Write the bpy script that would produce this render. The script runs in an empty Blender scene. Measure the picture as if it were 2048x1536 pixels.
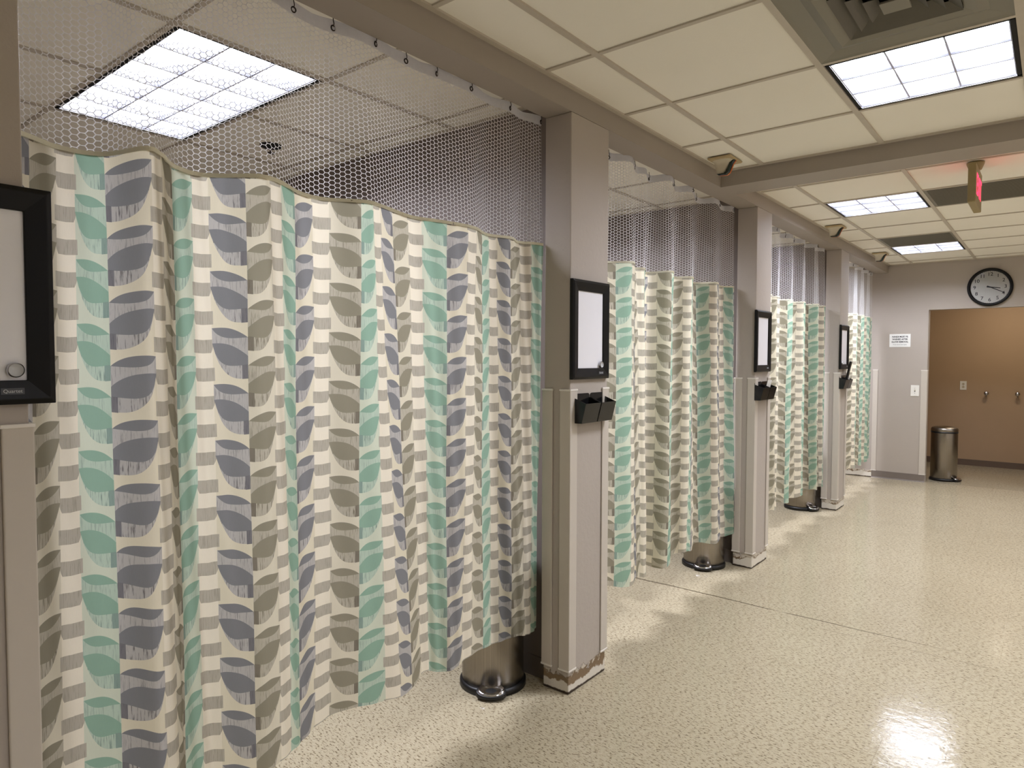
import bpy, bmesh, math, random
from mathutils import Vector, Matrix
random.seed(7)
# ------------------------------------------------------------------ camera, view, world
C = bpy.context.scene.collection
S = bpy.context.scene
F_PX, CX, CZ = 1341.868, 1.585, 1.4435
YAW, PITCH, ROLL = math.radians(39.0316), math.radians(-2.2474), math.radians(0.1447)
cam_d = bpy.data.cameras.new('camera'); cam_d.sensor_width = 36; cam_d.lens = F_PX / 2048 * 36
cam_d.clip_start = .02
cam = bpy.data.objects.new('camera', cam_d); C.objects.link(cam); S.camera = cam
fw = Vector((-math.sin(YAW) * math.cos(PITCH), math.cos(YAW) * math.cos(PITCH), math.sin(PITCH)))
rt = Vector((math.cos(YAW), math.sin(YAW), 0)); up = rt.cross(fw)
r2 = rt * math.cos(ROLL) + up * math.sin(ROLL); u2 = -rt * math.sin(ROLL) + up * math.cos(ROLL)
cam.matrix_world = Matrix(((r2.x, u2.x, -fw.x, CX), (r2.y, u2.y, -fw.y, 0), (r2.z, u2.z, -fw.z, CZ), (0, 0, 0, 1)))
S.view_settings.view_transform = 'Standard'; S.view_settings.look = 'None'
S.view_settings.gamma = 1; S.view_settings.use_curve_mapping = False
S.view_settings.exposure = 1.33
w = bpy.data.worlds.new('world'); S.world = w; w.use_nodes = True
w.node_tree.nodes['Background'].inputs[0].default_value = (1, .96, .9, 1)
w.node_tree.nodes['Background'].inputs[1].default_value = 0.5
try:
    S.cycles.max_bounces = 8; S.cycles.diffuse_bounces = 6; S.cycles.glossy_bounces = 4
    S.cycles.transmission_bounces = 6; S.cycles.transparent_max_bounces = 16
    S.cycles.sample_clamp_indirect = 6; S.cycles.caustics_reflective = False; S.cycles.caustics_refractive = False
except Exception:
    pass
TUBE = 24.0          # strength of the fluorescent lamps, open room
TUBE_BAY = 22.0       # the bays behind the curtains
# ------------------------------------------------------------------ measured layout (metres)
T = .6096
H, HB, D = 2.5526, 2.4634, .1333           # ceiling, underside of header, depth of header and pillars
PW = .2996
P = [.1297, 2.3425, 4.5705, 6.8452]        # near edge of each pillar
E_ = 9.0883                                # far wall
A1, BX = 1.5298, .2457                     # ceiling grid origin
B0, B1 = 3.9326, 4.1669                    # cross beam
G0, G1 = .10, 1.3109                       # corner guards
OR_, OH = .4209, 2.0089                    # alcove opening: left edge, height
XR, YB, XB, YA = 4.6, -2.6, -3.0, 10.95    # right wall, back wall, back of bays, alcove wall
# ------------------------------------------------------------------ node expression helper
class X:
    nt = None
    def __init__(s, v): s.v = v
    @staticmethod
    def op(o, *a, clamp=False):
        n = X.nt.nodes.new('ShaderNodeMath'); n.operation = o; n.use_clamp = clamp
        for i, q in enumerate(a):
            if isinstance(q, X): q = q.v
            if isinstance(q, (int, float)): n.inputs[i].default_value = q
            else: X.nt.links.new(q, n.inputs[i])
        return X(n.outputs[0])
    def __add__(s, o): return X.op('ADD', s, o)
    __radd__ = __add__
    def __sub__(s, o): return X.op('SUBTRACT', s, o)
    def __rsub__(s, o): return X.op('SUBTRACT', o, s)
    def __mul__(s, o): return X.op('MULTIPLY', s, o)
    __rmul__ = __mul__
    def __truediv__(s, o): return X.op('DIVIDE', s, o)
    def __pow__(s, o): return X.op('POWER', s, o)
    def lt(s, o): return X.op('LESS_THAN', s, o)
    def gt(s, o): return X.op('GREATER_THAN', s, o)
    def fl(s): return X.op('FLOOR', s)
    def fr(s): return X.op('FRACT', s)
    def ab(s): return X.op('ABSOLUTE', s)
    def mod(s, o): return X.op('FLOORED_MODULO', s, o)
def srgb(r, g, b):
    f = lambda c: (c / 255 / 12.92) if c <= 10.31 else ((c / 255 + .055) / 1.055) ** 2.4
    return (f(r), f(g), f(b), 1)
def nmat(name):
    m = bpy.data.materials.new(name); m.use_nodes = True
    return m, m.node_tree, m.node_tree.nodes['Principled BSDF']
def mixc(nt, fac, a, b, mode='MIX'):
    n = nt.nodes.new('ShaderNodeMix'); n.data_type = 'RGBA'; n.blend_type = mode
    for sock, v in ((n.inputs[0], fac), (n.inputs[6], a), (n.inputs[7], b)):
        if isinstance(v, X): v = v.v
        if isinstance(v, (int, float)): sock.default_value = v
        elif isinstance(v, tuple): sock.default_value = v
        else: nt.links.new(v, sock)
    return n.outputs[2]
def noise(nt, vec, scale, detail=3, rough=.5, dist=0):
    n = nt.nodes.new('ShaderNodeTexNoise'); n.inputs['Scale'].default_value = scale
    n.inputs['Detail'].default_value = detail; n.inputs['Roughness'].default_value = rough
    n.inputs['Distortion'].default_value = dist
    if vec is not None: nt.links.new(vec, n.inputs['Vector'])
    return n.outputs['Fac']
def coords(nt, sc=(1, 1, 1), rot=(0, 0, 0), kind='geo'):
    if kind == 'geo': o = nt.nodes.new('ShaderNodeNewGeometry').outputs['Position']
    elif kind == 'uv': o = nt.nodes.new('ShaderNodeTexCoord').outputs['UV']
    else: o = nt.nodes.new('ShaderNodeTexCoord').outputs['Object']
    mp = nt.nodes.new('ShaderNodeMapping'); mp.inputs['Scale'].default_value = sc; mp.inputs['Rotation'].default_value = rot
    nt.links.new(o, mp.inputs['Vector']); return mp.outputs[0]
def bump(nt, bs, h, strength, dist=.002):
    b = nt.nodes.new('ShaderNodeBump'); b.inputs['Strength'].default_value = strength; b.inputs['Distance'].default_value = dist
    nt.links.new(h.v if isinstance(h, X) else h, b.inputs['Height']); nt.links.new(b.outputs[0], bs.inputs['Normal'])
def ramp(nt, v, lo, hi):
    n = nt.nodes.new('ShaderNodeMapRange'); n.inputs[1].default_value = lo; n.inputs[2].default_value = hi
    nt.links.new(v.v if isinstance(v, X) else v, n.inputs[0]); return X(n.outputs[0])
def plain(name, col, rough=.5, metal=0, var=.06, scale=30, bmp=0, spec=.5):
    m, nt, b = nmat(name)
    f = noise(nt, coords(nt, kind='obj'), scale)
    c2 = tuple(c * (1 - var) for c in col[:3]) + (1,); c1 = tuple(min(1, c * (1 + var)) for c in col[:3]) + (1,)
    nt.links.new(mixc(nt, f, c2, c1), b.inputs['Base Color'])
    b.inputs['Roughness'].default_value = rough; b.inputs['Metallic'].default_value = metal
    b.inputs['Specular IOR Level'].default_value = spec
    if bmp: bump(nt, b, f, bmp)
    return m
def emis(name, col, st):
    m, nt, b = nmat(name); nt.nodes.remove(b)
    e = nt.nodes.new('ShaderNodeEmission'); e.inputs[0].default_value = col; e.inputs[1].default_value = st
    nt.links.new(e.outputs[0], nt.nodes['Material Output'].inputs[0]); return m
# ------------------------------------------------------------------ materials
M = {}
def wall_mat(name, col, peel=False):
    m, nt, b = nmat(name); X.nt = nt
    geo = coords(nt)
    f = noise(nt, geo, 2.2, 3); f2 = noise(nt, geo, 220, 2)
    c = mixc(nt, f, tuple(q * .95 for q in col[:3]) + (1,), tuple(q * 1.05 for q in col[:3]) + (1,))
    if peel:
        sx = nt.nodes.new('ShaderNodeSeparateXYZ'); nt.links.new(geo, sx.inputs[0]); z = X(sx.outputs[2])
        n1 = X(noise(nt, coords(nt, (1, 1, 1.6)), 17, 5, .65)); n2 = X(noise(nt, geo, 40, 4, .6)); n3 = X(noise(nt, geo, 9, 3))
        m1 = ramp(nt, n1 * .16 - z + .01, .0, .006)
        m1 = m1 * z.lt(.125)
        c = mixc(nt, m1, c, srgb(196, 187, 172))
        m2 = ramp(nt, n2 * .12 + n3 * .03 + X(sx.outputs[1]).lt(3) * .018 - z, .0, .012) * m1
        c = mixc(nt, m2, c, srgb(128, 108, 84))
        m3 = ramp(nt, n3 * .09 + n2 * .04 - X(sx.outputs[1]).lt(3) * .018 - z, .0, .006) * m1
        c = mixc(nt, m3, c, srgb(214, 208, 196))
        m4 = ramp(nt, n1 * .02 + n2 * .006 - z, .0, .004)
        c = mixc(nt, m4, c, srgb(62, 50, 40))
        bump(nt, b, m1 * -1 + m2 * -.6 + n2 * .4, .8, .004)
    else:
        bump(nt, b, f2, .12, .001)
    nt.links.new(c, b.inputs['Base Color']); b.inputs['Roughness'].default_value = .55
    b.inputs['Specular IOR Level'].default_value = .3
    return m
WALLC = srgb(176, 167, 158)
M['wall'] = wall_mat('greige_wall_paint', WALLC)
M['pillar'] = wall_mat('greige_pillar_paint', WALLC, True)
M['header'] = wall_mat('greige_header_paint', srgb(160, 151, 141))
M['baywall'] = wall_mat('shaded_bay_wall', srgb(126, 116, 110))  # bay shade put into the wall colour, also dims the bay ceilings
M['pale'] = wall_mat('pale_bounce_paint', srgb(222, 216, 208))  # for the unseen walls, made lighter to bounce more light
M['brown'] = wall_mat('brown_alcove_paint', srgb(176, 150, 122))
M['base'] = plain('grey_cove_base', srgb(118, 108, 100), .5)
M['base_brown'] = plain('dark_cove_base', srgb(98, 80, 66), .5)
M['tile'] = None
def tile_mat():
    m, nt, b = nmat('mineral_ceiling_tile'); g = coords(nt)
    f = noise(nt, g, 3.0, 2); f2 = noise(nt, g, 90, 4, .7)
    nt.links.new(mixc(nt, f, srgb(238, 234, 222), srgb(243, 239, 229)), b.inputs['Base Color'])
    b.inputs['Roughness'].default_value = .9; b.inputs['Specular IOR Level'].default_value = .1
    bump(nt, b, f2, .25, .002); return m
M['tile'] = tile_mat()
M['tbar'] = plain('painted_grid_bar', srgb(192, 183, 169), .5)
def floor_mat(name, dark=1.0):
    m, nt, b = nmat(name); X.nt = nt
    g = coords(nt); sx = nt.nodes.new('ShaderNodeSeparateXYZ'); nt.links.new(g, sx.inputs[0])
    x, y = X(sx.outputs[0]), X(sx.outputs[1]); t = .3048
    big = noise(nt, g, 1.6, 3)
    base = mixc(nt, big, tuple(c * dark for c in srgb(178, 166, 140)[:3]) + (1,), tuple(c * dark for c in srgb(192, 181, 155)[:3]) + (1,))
    # every tile a slightly different tone
    tid = nt.nodes.new('ShaderNodeTexWhiteNoise'); tid.noise_dimensions = '2D'
    cb = nt.nodes.new('ShaderNodeCombineXYZ'); nt.links.new(((x - .5) / t).fl().v, cb.inputs[0]); nt.links.new(((y - 3.9) / t).fl().v, cb.inputs[1])
    nt.links.new(cb.outputs[0], tid.inputs[0])
    base = mixc(nt, X(tid.outputs[0]) * .10, base, tuple(c * dark for c in srgb(172, 158, 132)[:3]) + (1,))
    # dark and pale flecks in streaks
    v1 = coords(nt, (58, 170, 1), (0, 0, math.radians(32)))
    f1 = noise(nt, v1, 1, 3, .62)
    base = mixc(nt, ramp(nt, f1, .555, .60) * .85, base, tuple(c * dark for c in srgb(92, 77, 54)[:3]) + (1,))
    v2 = coords(nt, (60, 150, 1), (0, 0, math.radians(-50)))
    f2 = noise(nt, v2, 1, 3, .6)
    base = mixc(nt, ramp(nt, f2, .58, .66) * .28, base, tuple(c * dark for c in srgb(226, 218, 198)[:3]) + (1,))
    f3 = noise(nt, g, 60, 3, .6)
    base = mixc(nt, ramp(nt, f3, .40, .75) * .25, base, tuple(c * dark for c in srgb(160, 146, 120)[:3]) + (1,))
    # joints
    jx = ((x - .5) / t + .5).fr() - .5; jy = ((y - 3.9) / t + .5).fr() - .5
    j = X.op('MAXIMUM', jx.ab().lt(.0022), jy.ab().lt(.0022)) * ramp(nt, noise(nt, g, 2.3, 2), .42, .6)
    base = mixc(nt, j * .55, base, tuple(c * dark for c in srgb(110, 96, 74)[:3]) + (1,))
    # the cracked seam line under the beam
    wob = (X(noise(nt, g, 3, 3)) - .5) * .03
    sd = (y - 3.9 + wob).ab(); sm = sd.lt(.0065 - x * .003) * ramp(nt, x * -1, -1.4, -.9) * ramp(nt, noise(nt, g, 4, 3), .3, .42)
    sd2 = (y - 3.79 + wob * 1.3).ab(); sm = X.op('MAXIMUM', sm, sd2.lt(.003) * x.gt(.55) * .5 * ramp(nt, noise(nt, g, 5, 3), .45, .55))
    base = mixc(nt, sm * .8, base, srgb(74, 62, 46))
    scuff = ramp(nt, noise(nt, coords(nt, (2, 14, 1), (0, 0, .5)), 1, 5, .6), .60, .8)
    base = mixc(nt, scuff * .22, base, tuple(c * dark for c in srgb(135, 118, 92)[:3]) + (1,))
    nt.links.new(base, b.inputs['Base Color'])
    ro = X(noise(nt, g, 5, 4)) * .12 + .06
    nt.links.new(ro.v, b.inputs['Roughness']); b.inputs['Specular IOR Level'].default_value = .19
    wav = X(noise(nt, g, 7, 3)); bump(nt, b, wav * .7 + X(noise(nt, g, 22, 4, .6)) * .9 + X(f3) * .1 - sm * .6 - j * .3, .33, .003)
    return m
M['floor'] = floor_mat('speckled_vinyl_floor')
M['floor2'] = floor_mat('dimmed_alcove_vinyl', .86)  # same vinyl, dimmer alcove light put into its colours
M['guard'] = plain('corner_guard_vinyl', srgb(196, 188, 177), .45, var=.02)
M['cap'] = plain('white_end_cap', srgb(228, 223, 215), .35, var=.02)
M['black'] = plain('black_lacquered_wood', srgb(9, 8, 8), .38, var=.1, spec=.25)
M['sheet'] = plain('white_board_sheet', srgb(236, 236, 242), .22, var=.01)
M['silver'] = plain('polished_silver', srgb(200, 200, 205), .22, 1)
M['labelbg'] = plain('label_backing', srgb(70, 72, 78), .4)
M['labelfg'] = plain('label_print', srgb(190, 192, 196), .4)
M['ink'] = plain('black_ink', srgb(22, 22, 26), .5)
M['ink2'] = plain('grey_ink', srgb(90, 92, 94), .5)
M['white'] = plain('white_plastic', srgb(232, 230, 224), .35, var=.02)
M['paper'] = plain('white_paper', srgb(238, 238, 236), .8, var=.02)
M['tan'] = plain('aged_tan_plastic', srgb(178, 158, 120), .5)
M['ivory'] = plain('ivory_plastic', srgb(200, 190, 168), .5)
M['lensd'] = plain('dark_teal_lens', srgb(30, 44, 40), .15)
M['lensg'] = plain('black_lens', srgb(12, 12, 10), .15)
M['lenso'] = plain('amber_lens', srgb(190, 96, 28), .2)
M['wire'] = plain('dark_steel_wire', srgb(70, 62, 58), .35, 1)
M['track'] = plain('aluminium_track', srgb(150, 146, 140), .4, .8)
M['exitbox'] = plain('olive_tan_housing', srgb(150, 134, 94), .5)
M['darkgap'] = plain('black_gap', srgb(10, 9, 9), .8)
M['reflector'] = plain('white_reflector', srgb(238, 240, 248), .25, var=.01)
M['louver'] = plain('satin_louver', srgb(190, 192, 204), .24, .88, var=.02)
M['chromep'] = plain('chrome_pedal', srgb(215, 215, 220), .08, 1)
M['rubber'] = plain('black_rubber', srgb(16, 15, 15), .45)
M['panel'] = plain('grey_metal_panel', srgb(128, 124, 112), .45, .2, var=.04, scale=3)
M['panel2'] = plain('dark_grey_vane', srgb(96, 92, 82), .5, .2, var=.1, scale=9)  # vanes darker than the grey panel around them
M['glass'] = None
def steel_mat():
    m, nt, b = nmat('brushed_stainless_steel')
    f = noise(nt, coords(nt, (160, 160, 1.2), kind='obj'), 1, 4)
    nt.links.new(mixc(nt, f, srgb(132, 126, 118), srgb(168, 160, 150)), b.inputs['Base Color'])
    b.inputs['Metallic'].default_value = 1; b.inputs['Roughness'].default_value = .27
    b.inputs['Anisotropic'].default_value = .6; bump(nt, b, f, .05, .001); return m
M['steel'] = steel_mat()
def smoky():
    m, nt, b = nmat('smoky_black_acrylic')
    f = noise(nt, coords(nt, kind='obj'), 9, 2)
    nt.links.new(mixc(nt, f, srgb(16, 16, 17), srgb(34, 33, 34)), b.inputs['Base Color'])
    b.inputs['Roughness'].default_value = .12
    tr = nt.nodes.new('ShaderNodeBsdfTransparent'); tr.inputs[0].default_value = (.35, .34, .34, 1)
    mx = nt.nodes.new('ShaderNodeMixShader'); mx.inputs[0].default_value = .78
    nt.links.new(tr.outputs[0], mx.inputs[1]); nt.links.new(b.outputs[0], mx.inputs[2])
    nt.links.new(mx.outputs[0], nt.nodes['Material Output'].inputs[0]); return m
M['smoky'] = smoky()
def clear():
    m, nt, b = nmat('clear_clock_lens'); nt.nodes.remove(b)
    g = nt.nodes.new('ShaderNodeBsdfGlossy'); g.inputs['Roughness'].default_value = .03
    tr = nt.nodes.new('ShaderNodeBsdfTransparent'); fr = nt.nodes.new('ShaderNodeFresnel'); fr.inputs[0].default_value = 1.5
    mx = nt.nodes.new('ShaderNodeMixShader'); nt.links.new(fr.outputs[0], mx.inputs[0])
    nt.links.new(tr.outputs[0], mx.inputs[1]); nt.links.new(g.outputs[0], mx.inputs[2])
    nt.links.new(mx.outputs[0], nt.nodes['Material Output'].inputs[0]); return m
M['glass'] = clear()
M['tube'] = emis('fluorescent_tube', (.92, .95, 1.06, 1), TUBE)
M['tube_bay'] = emis('fluorescent_tube_bay', (.95, .97, 1.08, 1), TUBE_BAY)
M['red'] = emis('red_exit_letters', (1, .03, .07, 1), 1.6)
M['warm'] = emis('warm_lamp', (1, .86, .68, 1), 21)
def cloth(name, build, transl=.35, rough=.9):
    m, nt, b = nmat(name); nt.nodes.remove(b); X.nt = nt
    col, h = build(nt)
    d = nt.nodes.new('ShaderNodeBsdfDiffuse'); t = nt.nodes.new('ShaderNodeBsdfTranslucent')
    mx = nt.nodes.new('ShaderNodeMixShader'); mx.inputs[0].default_value = transl
    for s in (d.inputs[0], t.inputs[0]):
        if isinstance(col, tuple): s.default_value = col
        else: nt.links.new(col, s)
    if h is not None:
        bp = nt.nodes.new('ShaderNodeBump'); bp.inputs['Strength'].default_value = .25; bp.inputs['Distance'].default_value = .001
        nt.links.new(h, bp.inputs['Height']); nt.links.new(bp.outputs[0], d.inputs['Normal'])
    nt.links.new(d.outputs[0], mx.inputs[1]); nt.links.new(t.outputs[0], mx.inputs[2])
    nt.links.new(mx.outputs[0], nt.nodes['Material Output'].inputs[0]); return m
PITCH_S, LEAF_W, PER = .24, .091, .153
def leaves(nt):
    """woven leaf print: u = width of cloth, v = height"""
    uv = nt.nodes.new('ShaderNodeTexCoord').outputs['UV']
    sx = nt.nodes.new('ShaderNodeSeparateXYZ'); nt.links.new(uv, sx.inputs[0])
    u, v = X(sx.outputs[0]), X(sx.outputs[1])
    a = u / PITCH_S; k = a.fl(); x = (a.fr() - .5) * PITCH_S
    right = x.gt(0); xa = x.ab(); xx = X.op('MINIMUM', xa / LEAF_W, 1.0)
    om = 1 - xx
    v = v + xa * .10
    d = 1 - (v / PER + right * .5).fr()
    s_up = .215 * om ** 3; s_lo = .215 * (1 - xx ** 4)
    b_up = .27 + .275 * om ** 2.5; b_lo = .27 + .435 * (1 - xx ** 5); h_lo = .27 + .675 * (1 - xx ** 3.2)
    inside = (xa / LEAF_W).lt(1)
    small = d.gt(s_up) * d.lt(s_lo) * inside
    big = d.gt(b_up) * d.lt(b_lo) * inside
    mid = d.gt(s_lo) * d.lt(b_up) * inside
    low = d.gt(b_lo) * d.lt(h_lo) * inside
    bar = xx.lt(.15) * d.gt(.70) * d.lt(.95)
    leaf = X.op('MAXIMUM', small, big); wash = X.op('MAXIMUM', mid, low)
    # colours: stems run teal|slate, olive|teal, slate|olive
    km = k.mod(3)
    TE, SL, OL = srgb(152, 184, 162), srgb(138, 138, 139), srgb(154, 148, 128)
    TEl, SLl, OLl = srgb(194, 212, 192), srgb(194, 190, 184), srgb(194, 187, 168)
    def pick(te, sl, ol):
        L = mixc(nt, km.gt(.5), te, ol); L = mixc(nt, km.gt(1.5), L, sl)
        R = mixc(nt, km.gt(.5), sl, te); R = mixc(nt, km.gt(1.5), R, ol)
        return mixc(nt, right, L, R)
    cream = srgb(233, 224, 198); white = srgb(245, 236, 214); beige = srgb(190, 183, 166)
    tw = pick(srgb(206, 224, 204), cream, srgb(226, 219, 198))
    uvs = nt.nodes.new('ShaderNodeMapping'); uvs.inputs['Scale'].default_value = (1, .06, 1); nt.links.new(uv, uvs.inputs[0])
    hat = X(noise(nt, uvs.outputs[0], 330, 3, .6)); hm = ramp(nt, hat, .52, .64)
    col = mixc(nt, inside * .55, cream, tw)
    # checks between the stems: two blocks per repeat, one rounded off left, the next right
    out = 1 - inside
    cc = x - PITCH_S / 2 * (right * 2 - 1)
    dl = 1 - ((v - xa * .10 + cc.ab() * -.06) / PER).fr()
    q2 = (dl + .23) * 2; q = q2.fr(); odd = q2.fl().mod(2)
    cut = .012 * (q * 2) ** 2
    blk = q.lt(.47) * cc.lt(.0345 - cut * odd) * cc.gt(-.0345 + cut * (1 - odd))
    chk = mixc(nt, hm * .45, beige, srgb(148, 141, 126))
    col = mixc(nt, out, col, white)
    col = mixc(nt, blk, col, chk)
    wcol = mixc(nt, hm * low * .85 + hm * mid * .45, pick(TEl, SLl, OLl), pick(srgb(130, 150, 138), srgb(108, 104, 104), srgb(112, 104, 86)))
    col = mixc(nt, wash, col, wcol)
    col = mixc(nt, leaf, col, pick(TE, SL, OL))
    col = mixc(nt, bar * .85, col, pick(srgb(138, 160, 150), srgb(116, 114, 118), srgb(124, 116, 102)))
    wv = noise(nt, uvs.outputs[0], 900, 2); sl = noise(nt, uv, 14, 3)
    col = mixc(nt, .10, col, mixc(nt, wv, (.3, .3, .3, 1), (1, 1, 1, 1)), 'MULTIPLY')
    col = mixc(nt, .06, col, mixc(nt, sl, (.4, .4, .4, 1), (1, 1, 1, 1)), 'MULTIPLY')
    return col, wv
M['leaf'] = cloth('leaf_print_cloth', leaves, .55)
M['net'] = cloth('white_netting', lambda nt: (srgb(236, 236, 238), None), .35)
M['seamc'] = cloth('hem_cloth', lambda nt: (mixc(nt, noise(nt, coords(nt, (1, 1, .2)), 40), srgb(228, 225, 206), srgb(238, 235, 218)), None), .1)
def sheer(nt):
    return mixc(nt, noise(nt, coords(nt), 60), srgb(226, 226, 228), srgb(238, 238, 240)), None
M['tophem'] = cloth('white_top_hem', sheer, .6)
# ------------------------------------------------------------------ mesh helpers
def box(bm, x0, x1, y0, y1, z0, z1):
    vs = [bm.verts.new((x, y, z)) for z in (z0, z1) for y in (y0, y1) for x in (x0, x1)]
    for f in ((0, 2, 3, 1), (4, 5, 7, 6), (0, 1, 5, 4), (2, 6, 7, 3), (0, 4, 6, 2), (1, 3, 7, 5)):
        bm.faces.new([vs[i] for i in f])
    return vs
def quad(bm, pts): return bm.faces.new([bm.verts.new(p) for p in pts])
def prism(bm, poly, axis, a, b):
    """extrude a 2-D polygon along an axis (0,1,2) from a to b"""
    def pt(p, t):
        l = list(p); l.insert(axis, t); return l
    v0 = [bm.verts.new(pt(p, a)) for p in poly]; v1 = [bm.verts.new(pt(p, b)) for p in poly]
    n = len(poly); bm.faces.new(v0); bm.faces.new(v1[::-1])
    for i in range(n): bm.faces.new((v0[i], v1[i], v1[(i + 1) % n], v0[(i + 1) % n]))
def lathe(bm, prof, c=(0, 0, 0), n=48, ax='z', sy=1.0):
    rings = []
    for r, h in prof:
        if r < 1e-6:
            p = [(0, 0, h)]
        else:
            p = [(r * math.cos(2 * math.pi * i / n), sy * r * math.sin(2 * math.pi * i / n), h) for i in range(n)]
        if ax == 'y': p = [(a, -c2, b) for a, b, c2 in p]       # axis points to -Y
        if ax == 'x': p = [(c2, a, b) for a, b, c2 in p]        # axis points to +X
        rings.append([bm.verts.new((c[0] + q[0], c[1] + q[1], c[2] + q[2])) for q in p])
    for A, B in zip(rings, rings[1:]):
        if len(A) == 1 and len(B) == 1: continue
        for i in range(n):
            j = (i + 1) % n
            if len(A) == 1: bm.faces.new((A[0], B[j], B[i]))
            elif len(B) == 1: bm.faces.new((A[i], A[j], B[0]))
            else: bm.faces.new((A[i], A[j], B[j], B[i]))
def tube(bm, pts, r, n=8, closed=False):
    pts = [Vector(p) for p in pts]; rings = []; N = len(pts)
    for i, p in enumerate(pts):
        a = pts[(i - 1) % N] if (closed or i > 0) else p; b = pts[(i + 1) % N] if (closed or i < N - 1) else p
        t = (b - a).normalized(); q = Vector((0, 0, 1)) if abs(t.z) < .9 else Vector((1, 0, 0))
        s = t.cross(q).normalized(); u = s.cross(t)
        rings.append([bm.verts.new(p + r * (s * math.cos(2 * math.pi * k / n) + u * math.sin(2 * math.pi * k / n))) for k in range(n)])
    for i in range(N if closed else N - 1):
        A, B = rings[i], rings[(i + 1) % N]
        for k in range(n): bm.faces.new((A[k], A[(k + 1) % n], B[(k + 1) % n], B[k]))
    if not closed: bm.faces.new(rings[0][::-1]); bm.faces.new(rings[-1])
def obj(name, bm, mat, parent=None, smooth=False, bevel=0, fix=True, seg=2):
    if fix: bmesh.ops.recalc_face_normals(bm, faces=bm.faces)
    me = bpy.data.meshes.new(name); bm.to_mesh(me); bm.free()
    if mat: me.materials.append(mat)
    o = bpy.data.objects.new(name, me); C.objects.link(o)
    if smooth:
        for p in me.polygons: p.use_smooth = True
    if bevel:
        md = o.modifiers.new('bevel', 'BEVEL'); md.width = bevel; md.segments = seg; md.limit_method = 'ANGLE'
        md.harden_normals = False
    if parent is not None: o.parent = parent
    return o
def B(): return bmesh.new()
def tag(o, label, cat, group=None):
    o['label'] = label; o['category'] = cat
    if group: o['group'] = group
    return o
def thing(name, label, cat, loc=(0, 0, 0), group=None, rz=0):
    o = bpy.data.objects.new(name, None); C.objects.link(o); o.location = loc; o.rotation_euler = (0, 0, rz)
    o.empty_display_size = .05
    return tag(o, label, cat, group)
def struct(name, bm, mat, parent=None, **k):
    o = obj(name, bm, mat, parent, **k)
    if parent is None: o['kind'] = 'structure'
    return o
def copy_tree(o, parent=None):
    c = o.copy(); C.objects.link(c); c.parent = parent
    for ch in list(o.children): copy_tree(ch, c)
    return c
def text(body, size, mat, parent, name, mtx, align='CENTER', extrude=.0004, bold=0, sx=1):
    cu = bpy.data.curves.new('t', 'FONT'); cu.body = body; cu.size = size; cu.align_x = align; cu.align_y = 'CENTER'
    cu.extrude = extrude; cu.offset = bold; cu.space_line = .95
    tmp = bpy.data.objects.new('t', cu); C.objects.link(tmp)
    dg = bpy.context.evaluated_depsgraph_get()
    me = bpy.data.meshes.new_from_object(tmp.evaluated_get(dg)); bpy.data.objects.remove(tmp)
    me.name = name; me.transform(mtx @ Matrix.Scale(sx, 4, (1, 0, 0))); me.materials.clear(); me.materials.append(mat)
    o = bpy.data.objects.new(name, me); C.objects.link(o); o.parent = parent; return o
# ------------------------------------------------------------------ room shell
b = B(); quad(b, [(XB, YB, 0), (XR, YB, 0), (XR, 9.14, 0), (XB, 9.14, 0)]); struct('floor', b, M['floor'])
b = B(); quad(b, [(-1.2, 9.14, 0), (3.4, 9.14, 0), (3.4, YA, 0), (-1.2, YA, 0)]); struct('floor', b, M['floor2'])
def ceiling(x0, x1, y0, y1, xs, ys, holes, top=.12):
    """tiles resting in a grid of bars; cells whose centre is in holes stay open"""
    gx = sorted({x0, x1} | {x for x in xs if x0 < x < x1}); gy = sorted({y0, y1} | {y for y in ys if y0 < y < y1})
    bt = B(); bb = B()
    for i in range(len(gx) - 1):
        for j in range(len(gy) - 1):
            cx, cy = (gx[i] + gx[i + 1]) / 2, (gy[j] + gy[j + 1]) / 2
            if any(a < cx < c and d < cy < e for a, c, d, e in holes): continue
            box(bt, gx[i] + .003, gx[i + 1] - .003, gy[j] + .003, gy[j + 1] - .003, H + .006, H + .02)
    hw = .012
    for x in gx:
        if x in (x0, x1): continue
        segs = [(y0, y1)]
        for a, c, d, e in holes:
            if a + .05 < x < c - .05:
                ns = []
                for s0, s1 in segs:
                    if d > s0: ns.append((s0, min(d, s1)))
                    if e < s1: ns.append((max(e, s0), s1))
                segs = [s for s in ns if s[1] > s[0]]
        for s0, s1 in segs: box(bb, x - hw, x + hw, s0, s1, H - .001, H + .006)
    for y in gy:
        if y in (y0, y1): continue
        segs = [(x0, x1)]
        for a, c, d, e in holes:
            if d + .05 < y < e - .05:
                ns = []
                for s0, s1 in segs:
                    if a > s0: ns.append((s0, min(a, s1)))
                    if c < s1: ns.append((max(c, s0), s1))
                segs = [s for s in ns if s[1] > s[0]]
        for s0, s1 in segs: box(bb, s0, s1, y - hw * .8, y + hw * .8, H, H + .0055)
    for (a, c, d, e) in ((x0, x0 + .022, y0, y1), (x1 - .022, x1, y0, y1), (x0, x1, y0, y0 + .022), (x0, x1, y1 - .022, y1)):
        box(bb, a, c, d, e, H - .002, H + .007)
    o = struct('ceiling', bt, M['tile']); struct('grid_bar', bb, M['tbar'], o)
    b2 = B(); quad(b2, [(x0, y0, H + top), (x1, y0, H + top), (x1, y1, H + top), (x0, y1, H + top)]); struct('plenum_deck', b2, M['darkgap'], o)
    return o
def cell(i, j, n=1, m=1):   # i along X, j along Y, in grid steps
    return (BX + i * T, BX + (i + n) * T, A1 + j * T, A1 + (j + m) * T)
xs = [BX + i * T for i in range(-8, 9)]; ys = [A1 + j * T for j in range(-8, 16)]
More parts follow.
